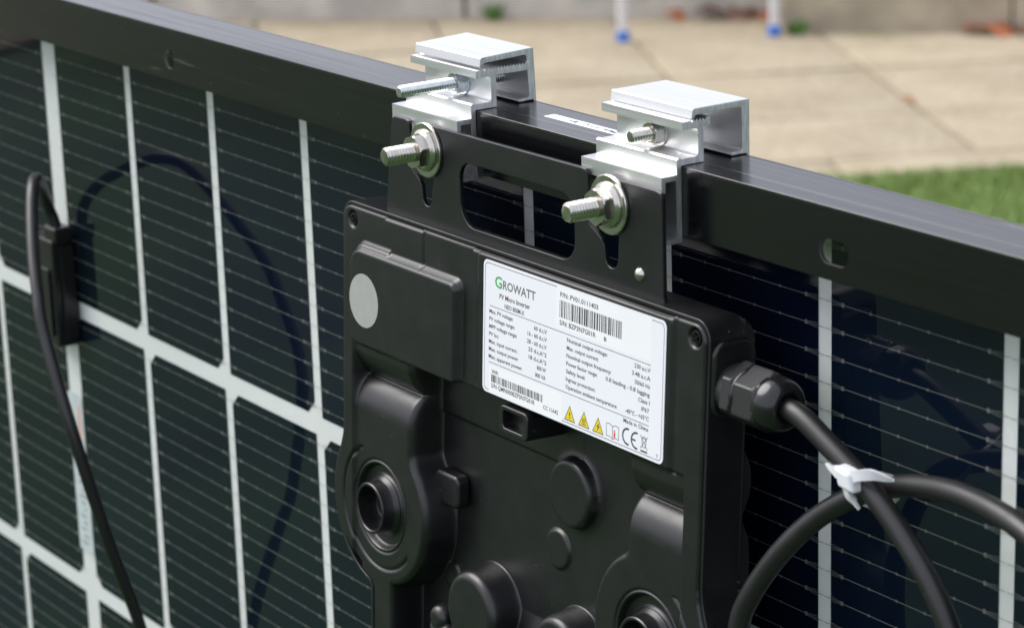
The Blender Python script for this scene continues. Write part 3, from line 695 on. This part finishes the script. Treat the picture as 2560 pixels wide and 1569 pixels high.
TEXT = [('ROWATT', 512.3, 534.8, -63.9, 3.5, 1), ('PV Micro Inverter', 510, 531.1, -68.2, 2.0, 0), ('NEO 800M-X', 513.7, 527.3, -71.5, 1.8, 0),
 ('Max. PV voltage:', 503, 519.8, -75.4, 1.55, 0), ('PV voltage range:', 503, 520.9, -78.5, 1.55, 0), ('MPP voltage range:', 503, 522.6, -81.6, 1.55, 0), ('PV Isc:', 503, 509.8, -84.7, 1.55, 0), ('Max. input current :', 502.9, 523.6, -87.8, 1.55, 0), ('Max. output power:', 502.9, 523.7, -90.9, 1.55, 0), ('Max. apparent power:', 502.9, 526.5, -94, 1.55, 0),
 ('60 d.c.V', 534.1, 542.8, -75.6, 1.6, 0), ('16 - 60 d.c.V', 529.8, 542.8, -78.7, 1.6, 0), ('28 - 60 d.c.V', 529.5, 542.8, -81.8, 1.6, 0), ('23 d.c.A*2', 530.5, 542.8, -84.9, 1.6, 0), ('18 d.c.A*2', 530.8, 542.8, -88, 1.6, 0), ('800 W', 536.5, 542.6, -91.1, 1.6, 0), ('800 VA', 535.4, 542.5, -94.2, 1.6, 0),
 ('P/N: PV01.0111403', 551.2, 575.7, -58.6, 1.85, 3), ('S/N: BZP3N7G01R', 551.1, 574.5, -69.7, 1.85, 3), ('B', 579.8, 581.4, -69.7, 1.6, 3),
 ('Nominal output voltage:', 556.2, 582.2, -75.4, 1.55, 0), ('Max. output current:', 556.1, 576.6, -78.5, 1.55, 0), ('Nominal output frequency:', 556, 584.8, -81.6, 1.55, 0), ('Power factor range:', 556, 576.1, -84.7, 1.55, 0), ('Safety level:', 556, 568.4, -87.8, 1.55, 0), ('Ingress protection:', 555.9, 575, -90.9, 1.55, 0), ('Operation ambient temperature:', 555.8, 589, -94, 1.55, 0),
 ('230 a.c.V', 599, 608.7, -75.4, 1.6, 0), ('3.48 a.c.A', 597.6, 608.8, -78.5, 1.6, 0), ('50/60 Hz', 599.5, 608.8, -81.6, 1.6, 0), ('0.8 leading - 0.8 lagging', 581.4, 608.7, -84.7, 1.6, 0), ('Class I', 601.8, 608.8, -87.8, 1.6, 0), ('IP67', 603.8, 608.6, -90.9, 1.6, 0), ('-40°C - +65°C', 594.1, 608.5, -94, 1.6, 0), ('Made in China', 593.1, 608.4, -98, 1.6, 0),
 ('WiFi', 505.1, 509.7, -100, 1.6, 3), ('S/N QMN000BZP3N7G01R', 505, 535.4, -105.9, 1.75, 3), ('CC 11A42', 541.2, 551.2, -105.9, 1.6, 3), ('Y', 613.3, 614.6, -106.6, 1.4, 0), ('G', 506.7, 511.7, -64.1, 4.7, 2),
 ('!', 558.55, 559.25, -105.4, 2.6, 4), ('i', 587.2, 588.4, -105.6, 3.0, 5)]
tmp = []
for t in TEXT+[('H', 0, 1, 0, 1, 9)]:
    cu = bpy.data.curves.new('t', 'FONT'); cu.body = t[0]; cu.resolution_u = 2; cu.offset = .022 if t[5] in (1, 2, 5) else .02
    o = bpy.data.objects.new('t', cu); C.objects.link(o); tmp.append((o, cu))
bpy.context.view_layer.update(); dg = bpy.context.evaluated_depsgraph_get()
cap = None; acc = {}
ms_ = [bpy.data.meshes.new_from_object(o.evaluated_get(dg)) for o, cu in tmp]
caph = max(v.co.y for v in ms_[-1].vertices)
for t, me in zip(TEXT, ms_):
    xs = [v.co.x for v in me.vertices]; x0, x1 = min(xs), max(xs); y0 = 0
    key = {0: ('ink', Z0+.012), 1: ('ink_grey', Z0+.012), 2: ('ink_green', Z0+.012), 3: ('ink', Z2), 4: ('ink', Z2+.02), 5: ('ink_red', Z0+.02)}[t[5]]
    V, F = acc.setdefault(key, ([], [])); o = len(V)
    for v in me.vertices: V.append(T(t[1]+(v.co.x-x0)/(x1-x0)*(t[2]-t[1]), t[3]+v.co.y/caph*t[4], key[1]))
    F += [tuple(o+i for i in p_.vertices) for p_ in me.polygons]
for o, cu in tmp: bpy.data.objects.remove(o); bpy.data.curves.remove(cu)
for me in ms_: bpy.data.meshes.remove(me)
for (mn, z), (V, F) in acc.items():
    me = bpy.data.meshes.new('printed_text'); me.from_pydata(V, [], F); finish(me, mn, 0); link('printed_text', me, lab)
# symbols
def tri(cx, by, w_, h_, k): return [(cx-w_/2*k, by+h_*(1-k)*.35), (cx+w_/2*k, by+h_*(1-k)*.35), (cx, by+h_*(1-k)*.35+h_*k)]
for cx in (558.9, 568.2, 577.3):
    y_ = flat('warning_triangle', [tri(cx, -106.5, 7.2, 6.3, 1)], Z0+.012, 'ink')
    flat('triangle_face', [tri(cx, -106.5, 7.2, 6.3, .84)], Z0+.024, 'ink_yellow', y_.parent)
for dx in (-1.0, 0, 1.0):
    boxes('heat_wave', [(568.2+dx*.8-.16+(.12 if i % 2 else -.12), 568.2+dx*.8+.16+(.12 if i % 2 else -.12), -105.0+i*.5, -104.5+i*.5, Z2+.01, Z2+.02) for i in range(4)], f, 'ink', lab)
boxes('heat_base', [(566.9, 569.5, -105.6, -105.3, Z2+.01, Z2+.02)], f, 'ink', lab)
flat('bolt_symbol', [[(577.9, -102.2), (576.4, -104.2), (577.3, -104.1), (576.6, -106.0), (578.4, -103.6), (577.5, -103.7)]], Z2+.01, 'ink')
def ring(cx, cy, r, wd_, a0, a1): return arc(cx, cy, r, a0, a1, 16)+arc(cx, cy, r-wd_, a1, a0, 16)
flat('conformity_mark', [ring(595.9, -103.1, 3.4, .8, 75, 285)], Z0+.014, 'ink'); flat('conformity_mark', [ring(601.3, -103.3, 3.4, .8, 75, 285)], Z0+.014, 'ink')
boxes('conformity_mark', [(598.5, 600.9, -103.65, -102.95, Z0+.009, Z0+.018)], f, 'ink', lab)
book = []
for s_ in (-1, 1):
    x_ = 586.5
    p_ = [(x_, -101.4), (x_+s_*1.9, -100.7), (x_+s_*4, -101.0), (x_+s_*4, -106.1), (x_+s_*1.9, -105.9), (x_, -106.6)]
    q_ = [(x_+s_*.15, -101.65), (x_+s_*1.9, -100.95), (x_+s_*3.75, -101.2), (x_+s_*3.75, -105.85), (x_+s_*1.9, -105.65), (x_+s_*.15, -106.3)]
    flat('manual_symbol', [p_, q_], Z0+.012, 'ink')
def strokes(name, segs, w_, z, ms):
    V, F = [], []
    for x0, y0, x1, y1 in segs:
        d = math.hypot(x1-x0, y1-y0); nx, ny = -(y1-y0)/d*w_/2, (x1-x0)/d*w_/2; o = len(V)
        V += [T(x0+nx, y0+ny, z), T(x1+nx, y1+ny, z), T(x1-nx, y1-ny, z), T(x0-nx, y0-ny, z)]; F.append((o, o+1, o+2, o+3))
    mesh(name, V, F, ms, lab, 0)
strokes('bin_symbol', [(604.6, -101.2, 605.1, -104.6), (607.4, -101.2, 606.9, -104.6), (605.1, -104.6, 606.9, -104.6), (604.3, -101.2, 607.7, -101.2), (605, -100.7, 607, -100.7), (603.7, -100.2, 608.2, -105.4), (608.3, -100.2, 603.8, -105.4)], .28, Z0+.016, 'ink')
boxes('bin_symbol', [(604.0, 608.1, -106.6, -105.9, Z0+.009, Z0+.018)], f, 'ink', lab)

# cable gland on the right side, axis along u
GA, GW = -75.2, 4.7
gf = lambda x, y, z: W(z, GA+x, GW+y)
hexa = math.atan2(9.0, 6.4)
gl = lathe('cable_gland', [(0, 636), (9.6, 636), (9.8, 644), (9.8, 645.2), (9.5, 652), (9.5, 662), (0, 662)], gf, 'nylon', inv, 48)
hexnut('lock_nut', 0, 0, 11.5, 645.0, 650.0, 'nylon', gl, gf, hexa-R(4))
lathe('seal_ring', [(9, 649.8), (10.3, 650.0), (10.7, 650.8), (10.3, 651.8), (9, 652)], gf, 'nylon_gloss', gl, 56, 60)
hexnut('cap_nut', 0, 0, 11.5, 651.6, 663.2, 'nylon', gl, gf, hexa)
lathe('cap_dome', [(9.0, 661.0), (10.2, 662.2), (10.25, 664.5), (9.9, 667.0), (9.0, 669.2), (7.6, 670.8), (6.2, 671.4), (5.4, 671.2), (4.9, 670.2), (4.6, 668)], gf, 'nylon_gloss', gl, 64, 60)
cab = [(655, -75.2, 4.7), (668, -75.3, 4.7), (678, -76.6, 4.9), (692, -82.6, 5), (705, -89, 5), (715, -94.2, 5), (729, -104.3, 5), (743, -117.4, 5), (752.6, -131, 5), (760, -150, 5), (763, -175, 6), (758, -205, 9), (742, -234, 12), (715, -252, 15), (688, -249, 17), (667, -226, 17), (655, -193, 15), (653.5, -163, 14), (659, -146.5, 12), (671.5, -126.5, 7), (686, -110.5, 1), (705.5, -97.8, -3.6), (730.5, -89.3, -3), (756, -85.5, 0), (786, -86.8, 5), (812, -97, 8), (832, -116, 9), (846, -145, 9), (852, -190, 8), (850, -260, 4), (846, -360, 0), (845, -480, -2), (845, -700, -3)]
tube('power_cable', cab, 4.05, 'rubber', inv, 20, 10)
# white tie where the loop crosses
tie = empty('cable_tie', W(711, -93, 10), 'white plastic tie binding the crossing loops of the black cable', 'cable tie')
ct = [(707.6, -90.6, 10.2)]
ext2d('tie_head', [rrect(-4.4, -4.2, 4.4, 4.2, 1.6, 4)], 6.5, 13.0, lambda x, y, z: W(708.6+x*.92-y*.3, -89.6+x*-.1+y*.85, z), 'tie', tie, 1.6, 3, 60)
def strap(name, pts, w_, th_):
    P_ = [Vector(W(*q_)) for q_ in spline(pts, 8)]; V, F = [], []; n = len(P_)
    for i, p_ in enumerate(P_):
        t = (P_[min(i+1, n-1)]-P_[max(i-1, 0)]).normalized(); k = min(1, .45+i*.3, .1+(n-1-i)*.055)
        s_ = t.cross(Vector((0, -1, 0)))
        if s_.length < .2: s_ = t.cross(Vector((0, 0, 1)))
        s_.normalize(); nn = s_.cross(t).normalized()
        for a, b in ((-1, -1), (1, -1), (1, 1), (-1, 1)): V.append(p_+s_*(a*w_/2*k*.001)+nn*(b*th_/2*.001))
    for i in range(n-1):
        for k in range(4): F.append((i*4+k, i*4+(k+1) % 4, i*4+4+(k+1) % 4, i*4+4+k))
    F += [(0, 1, 2, 3), tuple((n-1)*4+k for k in range(4))]
    return mesh(name, V, F, 'tie', tie, 40)
strap('tie_strap', [(707, -91, 11), (712.5, -87.5, 10.8), (717.5, -86.2, 8.2), (721.5, -87.0, 5.2), (723.5, -87.8, 3)], 3.8, 1.2)
strap('tie_strap', [(706.5, -89, 10.6), (702, -88.8, 9.6), (698.5, -89.0, 8.6), (695.2, -88.2, 8.2)], 4.2, 1.6)
strap('tie_tail', [(708.5, -92, 11.4), (709.5, -95.5, 10.8), (711, -97.6, 9.6), (712.6, -99.8, 8.8)], 2.4, 1.3)
strap('tie_strap', [(703, -93.5, 8.5), (701, -98, 4), (702.5, -103, -2), (707, -104, -7.5), (713, -99, -8.6), (716, -92, -6), (716.5, -87.5, 2), (714, -86.6, 9)], 1.8, .9)
